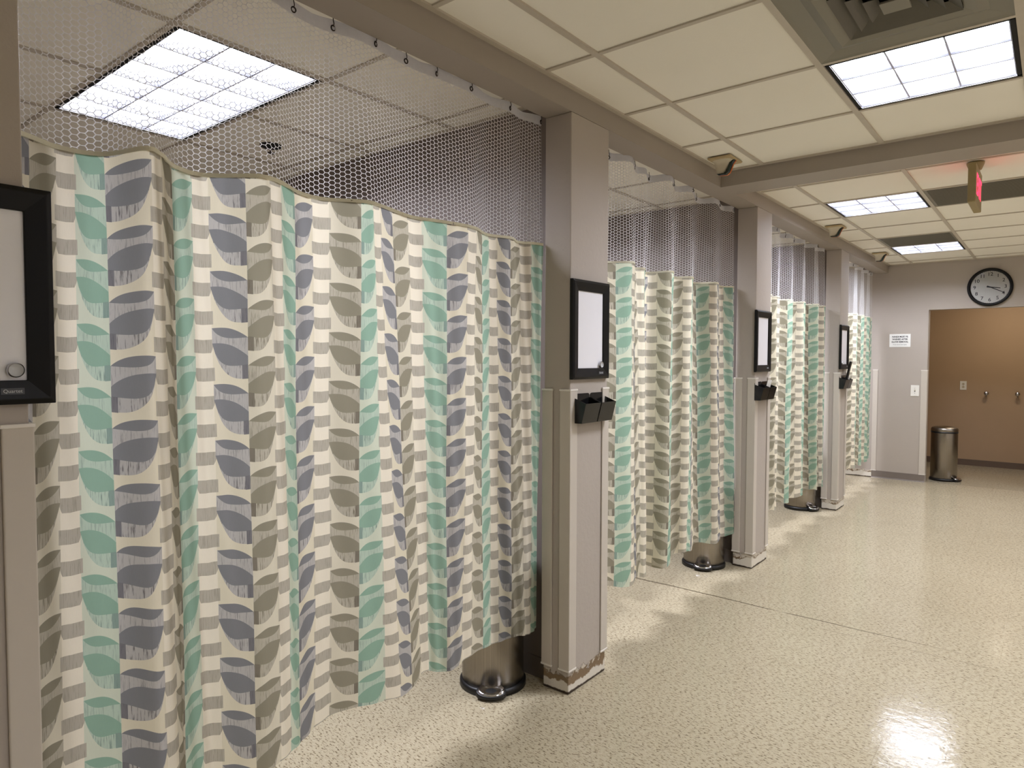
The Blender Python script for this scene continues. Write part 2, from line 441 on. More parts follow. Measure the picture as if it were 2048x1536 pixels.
lights1 = [cell(1, 2), cell(5, 2), cell(4, -2)]  # last two are fill lights added out of view
vents1 = [cell(1, 1)]
lights2 = [cell(0, 6), cell(0, 10), cell(4, 6), cell(4, 10)]  # last two are unseen, added as fill for the far room
vents2 = [cell(1, 6, 2, 1), cell(0, 9)]
ceiling(0, XR, YB, B0, xs, ys, lights1 + vents1)
ceiling(0, XR, B1, E_, xs, ys, lights2 + vents2)
bays = [(P[0] + .06 + .18, P[1] + .06), (P[1] + .24, P[2] + .06), (P[2] + .24, P[3] + .06), (P[3] + .24, E_)]
bay_lights = [(-1.945, -.725, 1.062, 1.662), (-1.945, -.725, 3.29, 3.89), (-1.945, -.725, 5.57, 6.17), (-1.945, -.725, 7.8, 8.4)]
for (y0, y1), L in zip(bays, bay_lights):
    ceiling(XB, -D, y0, y1, [-.725 - .61 * i for i in range(-1, 5)], [L[2] + .6 * i for i in range(-3, 5)], [L])
# front header over the bays, cross beam
b = B(); box(b, -D, 0, YB, E_, HB, H + .12); struct('beam', b, M['header'])
b = B(); box(b, 0.0, XR, B0, B1, HB, H + .12); struct('beam', b, M['header'])
# walls
b = B(); box(b, XB - .1, XB, YB, E_ + .12, 0, H + .12); struct('wall_left', b, M['baywall'])
b = B(); box(b, XR, XR + .1, YB, E_ + .12, 0, H + .12); struct('wall_right', b, M['pale'])
b = B(); box(b, XB, XR, YB - .1, YB, 0, H + .12); struct('wall_back', b, M['pale'])
b = B()
prism(b, [(-D, 0), (OR_, 0), (OR_, OH), (1.72, OH), (1.72, 0), (XR, 0), (XR, H + .12), (-D, H + .12)], 1, E_, E_ + .12)
struct('wall_front', b, M['wall'])
b = B(); box(b, XB, -D, E_, E_ + .12, 0, H + .12); struct('wall_front', b, M['wall'])
for k in range(4):
    y = P[k] + .06; b = B(); box(b, XB, -D, y, y + .18, 0, H + .12); struct('partition', b, M['baywall'])
for k in range(4):
    b = B(); box(b, -D, 0, P[k], P[k] + PW, 0, HB)
    bmesh.ops.subdivide_edges(b, edges=[e for e in b.edges], cuts=1)
    struct('pillar', b, M['pillar'], bevel=.004)
b = B(); box(b, -D, 0, YB, P[0] - 1.9, 0, HB); struct('pillar', b, M['pillar'], bevel=.004)
# alcove
b = B(); box(b, -1.2, 3.4, YA, YA + .1, 0, 2.6); struct('wall_alcove', b, M['brown'])
b = B(); box(b, -1.3, -1.2, E_ + .12, YA, 0, 2.6); struct('wall_alcove_left', b, M['brown'])
b = B(); box(b, 3.4, 3.5, E_ + .12, YA, 0, 2.6); struct('wall_alcove_right', b, M['brown'])
b = B(); box(b, -1.2, 3.4, E_ + .12, YA, 2.4, 2.45); struct('ceiling', b, M['tile'])
# cove base: far wall, alcove, and the strip inside the last bay
b = B(); prism(b, [(E_ - .006, .085), (E_, .085), (E_, 0), (E_ - .016, 0), (E_ - .009, .012)], 0, -D, OR_); struct('baseboard_front', b, M['base'])
b = B(); prism(b, [(YA - .006, .08), (YA, .08), (YA, 0), (YA - .012, 0)], 0, -1.2, 3.4); struct('baseboard_alcove', b, M['base_brown'])
b = B(); prism(b, [(E_ - .006, .09), (E_, .09), (E_, 0), (E_ - .012, 0)], 0, XB, -D); struct('baseboard_bay', b, M['pillar'])
for k in range(1, 4):
    y = P[k] + .06; b = B(); prism(b, [(y - .006, .09), (y, .09), (y, 0), (y - .012, 0)], 0, XB, -D); struct('baseboard_bay', b, M['base'])
# jamb of the alcove opening
b = B(); box(b, OR_ - .001, OR_ + .004, E_, E_ + .12, 0, OH); struct('trim_1', b, M['wall'])
# ------------------------------------------------------------------ corner guards
def guard(label, corner, sx, sy, fl=.048, z0=G0, z1=G1, t=.007, group='vinyl corner guards'):
    """L profile round a vertical corner; sx, sy point from the corner out of the wall"""
    x, y = corner
    r = thing('corner_guard', label, 'corner guard', (x, y, z0), group)
    h = z1 - z0
    def prof(e, f):      # L shape in local plan; e: offset outside, f: flange length
        return [(e * sx, e * sy), (-f * sx, e * sy), (-f * sx, 0.0005 * sy), (.0005 * sx, .0005 * sy), (.0005 * sx, -f * sy), (e * sx, -f * sy)]
    b = B(); prism(b, prof(t, fl), 2, .006, h - .006); obj('cover', b, M['guard'], r, bevel=.0035, seg=3)
    b = B(); prism(b, prof(t + .0015, fl + .002), 2, h - .008, h); obj('end_cap', b, M['cap'], r, bevel=.0015)
    b = B(); prism(b, prof(t + .0015, fl + .002), 2, 0, .008); obj('end_cap', b, M['cap'], r, bevel=.0015)
    return r
# ------------------------------------------------------------------ plates, boards, pockets on the pillars
guard('pale corner guard at the left picture edge below the nearest black framed board', (0, P[0] + PW), 1, 1)
names = ['first full pillar', 'second full pillar', 'third full pillar']
order = ['nearest', 'middle', 'farthest']
for k in (1, 2, 3):
    w_ = ['right of the large front curtain', 'right of the second curtain', 'right of the third curtain'][k - 1]
    guard('pale guard on the front corner of the pillar ' + w_, (0, P[k]), 1, -1)
    guard('pale guard on the inner corner of the pillar ' + w_, (-D, P[k]), -1, -1)
    guard('narrow guard on the far edge of the pillar ' + w_, (0, P[k] + PW), 1, 1)
guard('pale guard at the left corner of the far wall beside the last curtain', (-D, E_), -1, -1, z0=.084)
guard('pale guard on the brown alcove corner by the light switch', (OR_, E_), 1, -1, fl=.058, z0=.084)
def board(y0, z0, z1, label, magnet=None, wd=.295):
    r = thing('whiteboard', label, 'whiteboard', (0, y0, z0), 'black framed whiteboards on the pillars')
    h = z1 - z0; f = .047; d = .022
    b = B()
    outer = [(0, 0), (wd, 0), (wd, h), (0, h)]; mid = [(.010, .010), (wd - .010, .010), (wd - .010, h - .010), (.010, h - .010)]
    inn = [(f, f), (wd - f, f), (wd - f, h - f), (f, h - f)]
    layers = [(outer, .001), (outer, d - .006), (mid, d), (inn, d - .008), (inn, .004)]
    R = [[b.verts.new((x, p[0], p[1])) for p in L] for L, x in layers]
    for A_, B_ in zip(R, R[1:]):
        for i in range(4): b.faces.new((A_[i], A_[(i + 1) % 4], B_[(i + 1) % 4], B_[i]))
    b.faces.new(R[0][::-1])
    obj('frame', b, M['black'], r, bevel=.0015)
    b = B(); box(b, .004, .009, f - .001, wd - f + .001, f - .001, h - f + .001); obj('writing_surface', b, M['sheet'], r)
    b = B(); box(b, d - .0045, d - .0018, wd - f - .045, wd - f - .007, .020, .032); lb = obj('label_plate', b, M['labelbg'], r)
    mt = Matrix.Translation((d - .0015, wd - f - .026, .026)) @ Matrix(((0, 0, 1, 0), (1, 0, 0, 0), (0, 1, 0, 0), (0, 0, 0, 1)))
    text('Quartet', .0095, M['labelfg'], lb, 'lettering', mt, extrude=.0002)
    if magnet:
        my, mz = magnet
        m_ = thing('magnet', 'small round silver magnet on the ' + label.split(' on ')[0].split(' cut ')[0], 'magnet', (.0095, y0 + my, z0 + mz), 'round magnets on the whiteboards')
        b = B(); lathe(b, [(0, 0), (.0135, 0), (.0145, .002), (.0145, .010), (.0125, .012)], ax='x', n=32); obj('rim', b, M['silver'], m_, True)
        b = B(); lathe(b, [(.0125, .0118), (.0105, .009), (0, .009)], ax='x', n=32); obj('face', b, M['labelfg'], m_, True)
    return r
board(P[0] + .047, 1.35, 1.773, 'black framed whiteboard cut by the left picture edge, largest in view', (wd0 := .228, .067))
board(P[1] - .007, 1.352, 1.775, 'second nearest black framed whiteboard on the pillar right of the large front curtain', (.228, .062))
board(P[2] - .030, 1.350, 1.770, 'third black framed whiteboard on the pillar right of the second curtain', None, .30)
board(P[3] - .030, 1.343, 1.760, 'farthest and smallest black framed whiteboard on the pillar right of the third curtain', (.07, .06), .31)
def pocket(y0, z0, label, papers, wd=.28, bar=False):
    r = thing('wall_pocket', label, 'file holder', (0, y0, z0), 'black wall pockets on the pillars')
    n = 2; cw = wd / n - .006; t = .003; hb = .125; hf = .085; dep = .042; tip = .064
    for i in range(n):
        a = i * (wd / n + .001) + .002
        b = B()
        # back plate with rounded top and hanging hole
        pts = [(a, 0), (a + cw, 0), (a + cw, hb - .012)]
        pts += [(a + cw - .012 + .012 * math.cos(q), hb - .012 + .012 * math.sin(q)) for q in (.4, .8, 1.2, 1.57)]
        pts += [(a + .012 - .012 * math.sin(q), hb - .012 + .012 * math.cos(q)) for q in (0, .4, .8, 1.2)]
        pts += [(a, hb - .012)]
        prism(b, pts, 0, .001, .001 + t)
        tr = obj('back_plate', b, M['smoky'], r, bevel=.0008)
        b = B()
        # tray: floor, leaning front, two slanted cheeks
        prism(b, [(.004, 0), (dep, 0), (dep, t), (.004, t)], 1, a, a + cw) if False else box(b, .004, dep, a, a + cw, 0, t)
        fr = [(dep - t, 0), (dep, 0), (tip, hf), (tip - t, hf)]
        v0 = [b.verts.new((p[0], a, p[1])) for p in fr]; v1 = [b.verts.new((p[0], a + cw, p[1])) for p in fr]
        b.faces.new(v0); b.faces.new(v1[::-1])
        for q in range(4): b.faces.new((v0[q], v1[q], v1[(q + 1) % 4], v0[(q + 1) % 4]))
        for yy in (a, a + cw - t):
            ch = [(.004, 0), (dep - .001, 0), (tip - .002, hf), (.004, hb - .018)]
            v0 = [b.verts.new((p[0], yy, p[1])) for p in ch]; v1 = [b.verts.new((p[0], yy + t, p[1])) for p in ch]
            b.faces.new(v0); b.faces.new(v1[::-1])
            for q in range(4): b.faces.new((v0[q], v1[q], v1[(q + 1) % 4], v0[(q + 1) % 4]))
        obj('tray', b, M['smoky'], r, bevel=.0008)
    for (dy, lean, hh, lab) in papers:
        b = B()
        pts = [(.012, .004), (.0135, .004), (.0135 + lean, hh), (.012 + lean, hh)]
        v0 = [b.verts.new((p[0], 0, p[1])) for p in pts]; v1 = [b.verts.new((p[0], .085, p[1])) for p in pts]
        b.faces.new(v0); b.faces.new(v1[::-1])
        for q in range(4): b.faces.new((v0[q], v1[q], v1[(q + 1) % 4], v0[(q + 1) % 4]))
        o = obj('paper_slip', b, M['paper']); o.location = (0, y0 + dy, z0); tag(o, lab, 'paper')
    if bar:
        b = B()
        pts = [(.012, .02), (.026, .02), (.072, .255), (.058, .262)]
        v0 = [b.verts.new((p[0], 0, p[1])) for p in pts]; v1 = [b.verts.new((p[0], .05, p[1])) for p in pts]
        b.faces.new(v0); b.faces.new(v1[::-1])
        for q in range(4): b.faces.new((v0[q], v1[q], v1[(q + 1) % 4], v0[(q + 1) % 4]))
        o = obj('document_folder', b, M['black'], bevel=.003); o.location = (0, y0 + .14, z0); tag(o, 'slim black folder leaning out of the farthest wall pocket', 'folder')
    return r
pocket(P[1] + .024, 1.166, 'empty smoky black double wall pocket under the second nearest whiteboard', [], .252)
pocket(P[2] - .01, 1.158, 'black double wall pocket holding a white paper slip', [(.145, .03, .135, 'white paper slip standing in the middle black wall pocket')], .28)
pocket(P[3] - .01, 1.158, 'farthest black wall pocket with a black folder leaning out', [(.18, .03, .12, 'small white slip standing in the farthest black wall pocket')], .28, True)
# ------------------------------------------------------------------ ceiling lights and vents
def ceiling_light(L, nx, ny, label, bay=False):
    x0, x1, y0, y1 = L; x0 += .014; x1 -= .014; y0 += .014; y1 -= .014
    r = thing('ceiling_light', label, 'ceiling light', ((x0 + x1) / 2, (y0 + y1) / 2, H), 'recessed fluorescent ceiling lights')
    wx, wy = (x1 - x0) / 2, (y1 - y0) / 2; dp = .085; g = .014; fr = .012
    b = B()       # shade of the gap round the fixture, put in as black strips
    for (a, c, d, e) in ((-wx, -wx + g, -wy, wy), (wx - g, wx, -wy, wy), (-wx, wx, -wy, -wy + g), (-wx, wx, wy - g, wy)):
        box(b, a, c, d, e, .004, dp + .02)
    obj('frame', b, M['darkgap'], r)
    wx -= g + .001; wy -= g + .001
    b = B()       # reflector pan, open below
    V = [[b.verts.new(p) for p in ((-wx, -wy, z), (wx, -wy, z), (wx, wy, z), (-wx, wy, z))] for z in (.002, dp)]
    for i in range(4): b.faces.new((V[0][i], V[0][(i + 1) % 4], V[1][(i + 1) % 4], V[1][i]))
    b.faces.new(V[1]); obj('reflector_pan', b, M['reflector'], r, fix=False)
    # parabolic louver: curved blades, thick at the foot
    def blade(bm, p, lo, hi, along):
        prof = [(0, .003), (.0035, .005), (.0055, .012), (.009, .03), (.012, .045), (-.012, .045), (-.009, .03), (-.0055, .012), (-.0035, .005)]
        if along == 'x':
            v0 = [bm.verts.new((lo, p + q[0], q[1])) for q in prof]; v1 = [bm.verts.new((hi, p + q[0], q[1])) for q in prof]
        else:
            v0 = [bm.verts.new((p + q[0], lo, q[1])) for q in prof]; v1 = [bm.verts.new((p + q[0], hi, q[1])) for q in prof]
        n = len(prof)
        for i in range(n): bm.faces.new((v0[i], v1[i], v1[(i + 1) % n], v0[(i + 1) % n]))
        bm.faces.new(v0); bm.faces.new(v1[::-1])
    b = B()
    for i in range(nx + 1): blade(b, -wx + 2 * wx * i / nx, -wy, wy, 'y')
    for j in range(ny + 1): blade(b, -wy + 2 * wy * j / ny, -wx, wx, 'x')
    # clip outer halves
    for v in b.verts: v.co.x = max(-wx, min(wx, v.co.x)); v.co.y = max(-wy, min(wy, v.co.y))
    obj('louver', b, M['louver'], r)
    # glowing lamp compartment above the louver
    b = B(); quad(b, [(-wx + .004, -wy + .004, .072), (-wx + .004, wy - .004, .072), (wx - .004, wy - .004, .072), (wx - .004, -wy + .004, .072)])
    obj('lamp', b, M['tube_bay'] if bay else M['tube'], r, fix=False)
    return r
ll1 = ['bright square ceiling light nearest the camera at the upper right, beside the square vent', 
       'unseen fill light added by the right wall of the near room', 'unseen fill light added over the near room right of the camera']
for L, lab in zip(lights1, ll1): ceiling_light(L, 3, 3, lab)
ll2 = ['square ceiling light just beyond the cross beam, left of the exit sign', 'smallest square ceiling light, farthest away before the far wall',
       'unseen fill light added beyond the beam, right of the picture', 'far right unseen fill light added near the far wall']
for L, lab in zip(lights2, ll2): ceiling_light(L, 3, 3, lab)
lb = ['long bright ceiling light seen through the netting of the large front curtain', 'ceiling light behind the second curtain',
      'ceiling light behind the third curtain', 'ceiling light behind the last curtain']
for L, lab in zip(bay_lights, lb): ceiling_light(L, 6, 3, lab, True)
def vent(L, label, rings=True):
    x0, x1, y0, y1 = L; x0 += .012; x1 -= .012; y0 += .012; y1 -= .012
    cx, cy = (x0 + x1) / 2, (y0 + y1) / 2; wx, wy = (x1 - x0) / 2, (y1 - y0) / 2
    r = thing('ceiling_vent', label, 'vent', (cx, cy, H), 'grey ceiling vents')
    b = B()
    if rings:
        o_, i_ = .293, .165
        pr = [(o_, .000), (o_ - .012, .004), (.23, .012), (.20, .004), (i_, .012)]
        R = [[b.verts.new((sx * a, sy * a, z)) for sx, sy in ((-1, -1), (1, -1), (1, 1), (-1, 1))] for a, z in pr]
        for A_, B_ in zip(R, R[1:]):
            for q in range(4): b.faces.new((A_[q], A_[(q + 1) % 4], B_[(q + 1) % 4], B_[q]))
        obj('panel', b, M['panel'], r)
        for a0, a1 in ((.165, .128), (.122, .086), (.08, .045)):
            b = B(); R = [[b.verts.new((sx * a, sy * a, z)) for sx, sy in ((-1, -1), (1, -1), (1, 1), (-1, 1))] for a, z in ((a0, .006), (a1, .03))]
            for q in range(4): b.faces.new((R[0][q], R[0][(q + 1) % 4], R[1][(q + 1) % 4], R[1][q]))
            obj('vane', b, M['panel2'], r)
        b = B(); box(b, -.04, .04, -.04, .04, .004, .012); obj('centre_plate', b, M['panel'], r, bevel=.002)
    else:
        box(b, -wx, wx, -wy, wy, .002, .012); obj('panel', b, M['panel'], r, bevel=.001)
        b = B(); n = int(wy * 2 / .018)
        for q in range(n):
            y = -wy + .02 + q * .018
            if y > wy - .02: break
            box(b, -wx + .02, wx - .02, y, y + .006, -.001, .003)
        obj('slat_grille', b, M['panel'], r)
vent(vents1[0], 'large grey square air diffuser with nested vanes at the top right')
vent(vents2[0], 'wide grey slatted return vent behind the exit sign', False)
vent(vents2[1], 'grey slatted vent beside the farthest ceiling light', False)
# bay ceiling sprinkler
r = thing('sprinkler', 'dark sprinkler on the ceiling seen through the curtain netting', 'sprinkler', (-1.66, 1.98, H))
b = B(); lathe(b, [(.0, -.008), (.03, -.008), (.052, -.003), (.056, .006)], n=32); obj('escutcheon', b, M['darkgap'], r, True)
b = B(); tube(b, [(0, 0, -.006), (0, 0, -.032)], .006); lathe(b, [(0, -.036), (.02, -.036), (.02, -.033), (0, -.033)], n=20); obj('sprinkler_head', b, M['wire'], r)
# ------------------------------------------------------------------ dome signal lights on the ceiling
def signal(x, y, label):
    r = thing('corridor_signal_light', label, 'signal light', (x, y, H), 'corridor signal lights over the bays')
    w0, l0 = .066, .09
    b = B()
    R = []
    for s, z in ((1, 0), (1, -.006), (.93, -.012)):
        R.append([b.verts.new((sx * w0 * s, sy * l0 * s, z)) for sx, sy in ((-1, -1), (1, -1), (1, 1), (-1, 1))])
    for A_, B_ in zip(R, R[1:]):
        for q in range(4): b.faces.new((A_[q], A_[(q + 1) % 4], B_[(q + 1) % 4], B_[q]))
    b.faces.new(R[-1]); b.faces.new(R[0][::-1]); obj('mounting_plate', b, M['tan'], r, bevel=.004, seg=3)
    # flared trumpet housing narrowing to a fin that runs along X
    b = B(); R = []
    for z, ax, x_off, ay in ((-.010, .060, -.002, .078), (-.015, .052, -.004, .05), (-.024, .045, -.008, .032), (-.040, .038, -.012, .022), (-.060, .030, -.018, .017), (-.078, .024, -.022, .015)):
        ring = []
        for q in range(20):
            t = 2 * math.pi * q / 20; cx_ = math.copysign(abs(math.cos(t)) ** .6, math.cos(t)); sy_ = math.copysign(abs(math.sin(t)) ** .6, math.sin(t))
            ring.append(b.verts.new((x_off + ax * cx_, ay * sy_, z)))
        R.append(ring)
    for A_, B_ in zip(R, R[1:]):
        for q in range(20): b.faces.new((A_[q], A_[(q + 1) % 20], B_[(q + 1) % 20], B_[q]))
    b.faces.new(R[-1]); obj('housing', b, M['ivory'], r, True)
    # coloured lens strips wrapped on the side facing into the room
    for mat, y0, y1, nm in ((M['lensd'], -.020, -.006, 'dark_lens'), (M['lensg'], -.006, .006, 'black_lens'), (M['lenso'], .006, .020, 'amber_lens')):
        b = B(); path = [(.062, -.010), (.056, -.018), (.046, -.030), (.038, -.05), (.028, -.074), (.012, -.085), (-.03, -.083)]
        v0 = [b.verts.new((p[0], y0, p[1])) for p in path]; v1 = [b.verts.new((p[0], y1, p[1])) for p in path]
        v2 = [b.verts.new((p[0] - .012, y0, p[1] + .006)) for p in path]; v3 = [b.verts.new((p[0] - .012, y1, p[1] + .006)) for p in path]
        for q in range(len(path) - 1):
            b.faces.new((v0[q], v0[q + 1], v1[q + 1], v1[q])); b.faces.new((v0[q], v2[q], v2[q + 1], v0[q + 1])); b.faces.new((v1[q], v1[q + 1], v3[q + 1], v3[q]))
        obj('lens', b, mat, r, bevel=.002)
signal(.115, 3.70, 'tan ceiling signal light with dark and amber lens strips, nearest, before the cross beam')
signal(.11, 6.15, 'tan ceiling signal light above the third curtain, middle of the three')
signal(.11, 8.0, 'tan ceiling signal light farthest away, above the last curtain')
# ------------------------------------------------------------------ exit sign
r = thing('exit_sign', 'tan exit sign with glowing red letters hanging edge on from the ceiling', 'exit sign', (1.20, 4.64, H))
b = B()
n = 14; prof = [(-.18, -.035), (-.18, -.252), (.18, -.252), (.18, -.035)]
prism(b, prof, 0, -.019, .019); obj('housing', b, M['exitbox'], r, bevel=.006, seg=3)
b = B(); lathe(b, [(0, -.04), (.03, -.04), (.042, -.010), (.044, -.0005), (0, -.0005)], n=32); obj('canopy', b, M['exitbox'], r, True)
for s in (1, -1):
    mt = Matrix.Translation((s * .0196, 0, -.15)) @ Matrix(((0, 0, s, 0), (s, 0, 0, 0), (0, 1, 0, 0), (0, 0, 0, 1)))
    text('EXIT', .165, M['red'], r, 'lettering', mt, extrude=.0006, bold=.0015, sx=.85)
# ------------------------------------------------------------------ far wall: clock, notice, switch; alcove wall: outlet, hooks
r = thing('wall_clock', 'round black rimmed wall clock showing about twenty past three', 'clock', (.996, E_, 2.233))
b = B(); lathe(b, [(.0, .001), (.205, .001), (.209, .008), (.209, .026), (.203, .036), (.192, .038), (.179, .032), (.177, .014)], ax='y', n=72); obj('rim', b, M['black'], r, True)
b = B(); lathe(b, [(0, .014), (.1835, .014), (.1835, .010)], ax='y', n=72); face = obj('face', b, M['white'], r)
Z2Y = Matrix(((1, 0, 0, 0), (0, 0, -1, 0), (0, 1, 0, 0), (0, 0, 0, 1)))
for hnum in range(1, 13):
    a = math.radians(hnum * 30); rr = .140
    text(str(hnum), .052, M['ink'], face, 'numeral', Matrix.Translation((rr * math.sin(a), -.0146, rr * math.cos(a))) @ Z2Y, bold=.0006)
b = B()
for q in range(60):
    a = math.radians(q * 6); r0 = .170; r1 = .178; wd = .0018 if q % 5 == 0 else .0008
    ca, sa = math.cos(a), math.sin(a)
    quad(b, [(r0 * sa - wd * ca, -.0146, r0 * ca + wd * sa), (r0 * sa + wd * ca, -.0146, r0 * ca - wd * sa), (r1 * sa + wd * ca, -.0146, r1 * ca - wd * sa), (r1 * sa - wd * ca, -.0146, r1 * ca + wd * sa)])
obj('minute_marks', b, M['ink'], face)
def hand(nm, ang, ln, wd, y):
    b = B(); a = math.radians(ang); ca, sa = math.cos(a), math.sin(a)
    pts = [(-wd, -.03), (wd, -.03), (wd * .55, ln), (-wd * .55, ln)]
    pr = [(px * ca + pz * sa, -px * sa + pz * ca) for px, pz in pts]
    prism(b, pr, 1, -y - .0015, -y); obj(nm, b, M['ink'], r)
hand('hour_hand', 99.5, .095, .0068, .018); hand('minute_hand', 117, .150, .0052, .021)
b = B(); lathe(b, [(0, .026), (.007, .026), (.007, .014)], ax='y', n=20); obj('hub', b, M['ink'], r)
b = B(); lathe(b, [(0, .034), (.09, .033), (.183, .030)], ax='y', n=64); obj('lens', b, M['glass'], r, True)
r = thing('notice_sign', 'small white hand washing notice on the far wall left of the light switch', 'sign', (.138, E_, 1.658))
b = B(); box(b, -.110, .110, -.004, -.0005, -.077, .077); obj('plate', b, M['paper'], r, bevel=.001)
for i, (t_, sz, z) in enumerate((('HANDS MUST BE', .0255, .044), ('WASHED AFTER', .0255, .014), ('GLOVE REMOVAL', .0255, -.017))):
    text(t_, sz, M['ink'], r, 'lettering', Matrix.Translation((0, -.0044, z)) @ Z2Y, bold=.0009, sx=.86)
text('Wash hands thoroughly', .0150, M['ink2'], r, 'lettering', Matrix.Translation((0, -.0044, -.048)) @ Z2Y)
def plate(name, label, cat, x, y, z, w2, h2, toggle):
    r = thing(name, label, cat, (x, y, z))
    b = B(); box(b, -w2, w2, -.007, -.0005, -h2, h2); obj('cover_plate', b, M['white'], r, bevel=.003, seg=3)
    if toggle:
        b = B(); box(b, -.005, .005, -.017, -.006, -.002, .014); obj('toggle', b, M['ivory'], r, bevel=.0015)
        b = B(); box(b, -.006, .006, -.0078, -.006, -.013, .013); obj('toggle_slot', b, M['ink2'], r)
    else:
        for s in (1, -1):
            b = B(); lathe(b, [(0, .0085), (.015, .0085), (.016, .006)], (0, 0, s * .02), 24, 'y'); o = obj('socket', b, M['ivory'], r)
            b = B()
            for dx in (-.006, .006): box(b, dx - .0012, dx + .0012, -.0092, -.0084, s * .02 - .004, s * .02 + .005)
            obj('slot', b, M['ink'], o)
    for s in ((0,) if not toggle else (-.03, .03)):
        b = B(); lathe(b, [(0, .0082), (.003, .008), (.003, .006)], (0, 0, s), 12, 'y'); obj('screw', b, M['silver'], r)
plate('light_switch', 'white light switch on the far wall beside the alcove corner guard', 'light switch', .305, E_, 1.068, .043, .065, True)
plate('wall_outlet', 'pale outlet plate on the brown alcove wall', 'outlet', .611, YA, 1.081, .038, .060, False)
for x, lab in ((.872, 'round metal wall hook on the brown alcove wall, left one beside the outlet'), (1.205, 'round metal wall hook on the brown alcove wall, right one near the picture edge')):
    r = thing('wall_hook', lab, 'hook', (x, YA, .985), 'round wall hooks in the alcove')
    b = B(); lathe(b, [(.024, .001), (.024, .004), (.016, .008), (.008, .012), (.007, .03), (.016, .038), (.026, .046), (.028, .056), (.024, .066), (.012, .072), (0, .073)], ax='y', n=32); obj('knob', b, M['silver'], r, True)
    b = B(); tube(b, [(0, -.012, -.008), (0, -.022, -.035), (0, -.035, -.05), (0, -.05, -.046), (0, -.056, -.036)], .006); obj('lower_hook', b, M['silver'], r, True)
# ------------------------------------------------------------------ step bins
def step_bin(x, y, ang, label):
    r = thing('step_bin', label, 'bin', (x, y, 0), 'stainless step bins', rz=ang)   # pedal towards local +X
    R_ = .137
    b = B(); lathe(b, [(R_ + .006, .004), (R_ + .010, .0), (R_ + .010, .022), (R_ + .003, .030), (R_ - .004, .030), (R_ - .004, .004), (R_ + .006, .004)], n=64); obj('base_ring', b, M['rubber'], r, True, bevel=0)
    b = B(); lathe(b, [(R_ - .002, .026), (R_, .028), (R_, .560), (R_ - .001, .575), (R_ - .006, .58)], n=64); obj('body', b, M['steel'], r, True)
    b = B(); lathe(b, [(R_ + .0015, .566), (R_ + .0025, .574), (R_ + .0015, .584), (R_ - .006, .586)], n=64); obj('collar', b, M['rubber'], r, True)
    b = B(); lathe(b, [(R_ + .001, .586), (R_ + .003, .590), (R_ + .002, .612), (R_ - .006, .626), (R_ - .03, .637), (R_ - .08, .644), (0, .647)], n=64); obj('lid', b, M['steel'], r, True)
    # pedal: chrome half moon dish on a black tongue
    b = B(); n = 24
    top = []; bot = []
    for q in range(n):
        t = 2 * math.pi * q / n; top.append((R_ + .016 + .036 * math.cos(t), .064 * math.sin(t)))
    v0 = [b.verts.new((p[0], p[1], .010)) for p in top]; v1 = [b.verts.new((p[0], p[1], .034 - .012 * (p[0] - R_ - .018) / .036)) for p in top]
    b.faces.new(v0[::-1]); b.faces.new(v1)
    for q in range(n): b.faces.new((v0[q], v0[(q + 1) % n], v1[(q + 1) % n], v1[q]))
    ped = obj('pedal', b, M['rubber'], r, True, bevel=.003)
    b = B(); rings = []
    for s, z in ((.90, .035), (.85, .042), (.6, .037), (.3, .034)):
        rings.append([b.verts.new((R_ + .016 + .036 * s * math.cos(2 * math.pi * q / n), .064 * s * math.sin(2 * math.pi * q / n), z - .012 * s * math.cos(2 * math.pi * q / n))) for q in range(n)])
    for A_, B_ in zip(rings, rings[1:]):
        for q in range(n): b.faces.new((A_[q], A_[(q + 1) % n], B_[(q + 1) % n], B_[q]))
    b.faces.new(rings[-1]); obj('foot_plate', b, M['chromep'], ped, True)
step_bin(-.33, 2.232, math.atan2(-.80, .62), 'stainless step bin with chrome pedal under the large front curtain')
step_bin(-.30, 4.463, math.atan2(-.93, .36), 'stainless step bin half hidden by the second curtain')
step_bin(-.30, 6.755, math.atan2(-.42, .9), 'stainless step bin under the third curtain, pedal turned sideways')
step_bin(.575, 9.42, math.atan2(-.32, .95), 'whole stainless step bin with lid standing at the brown alcove entrance')
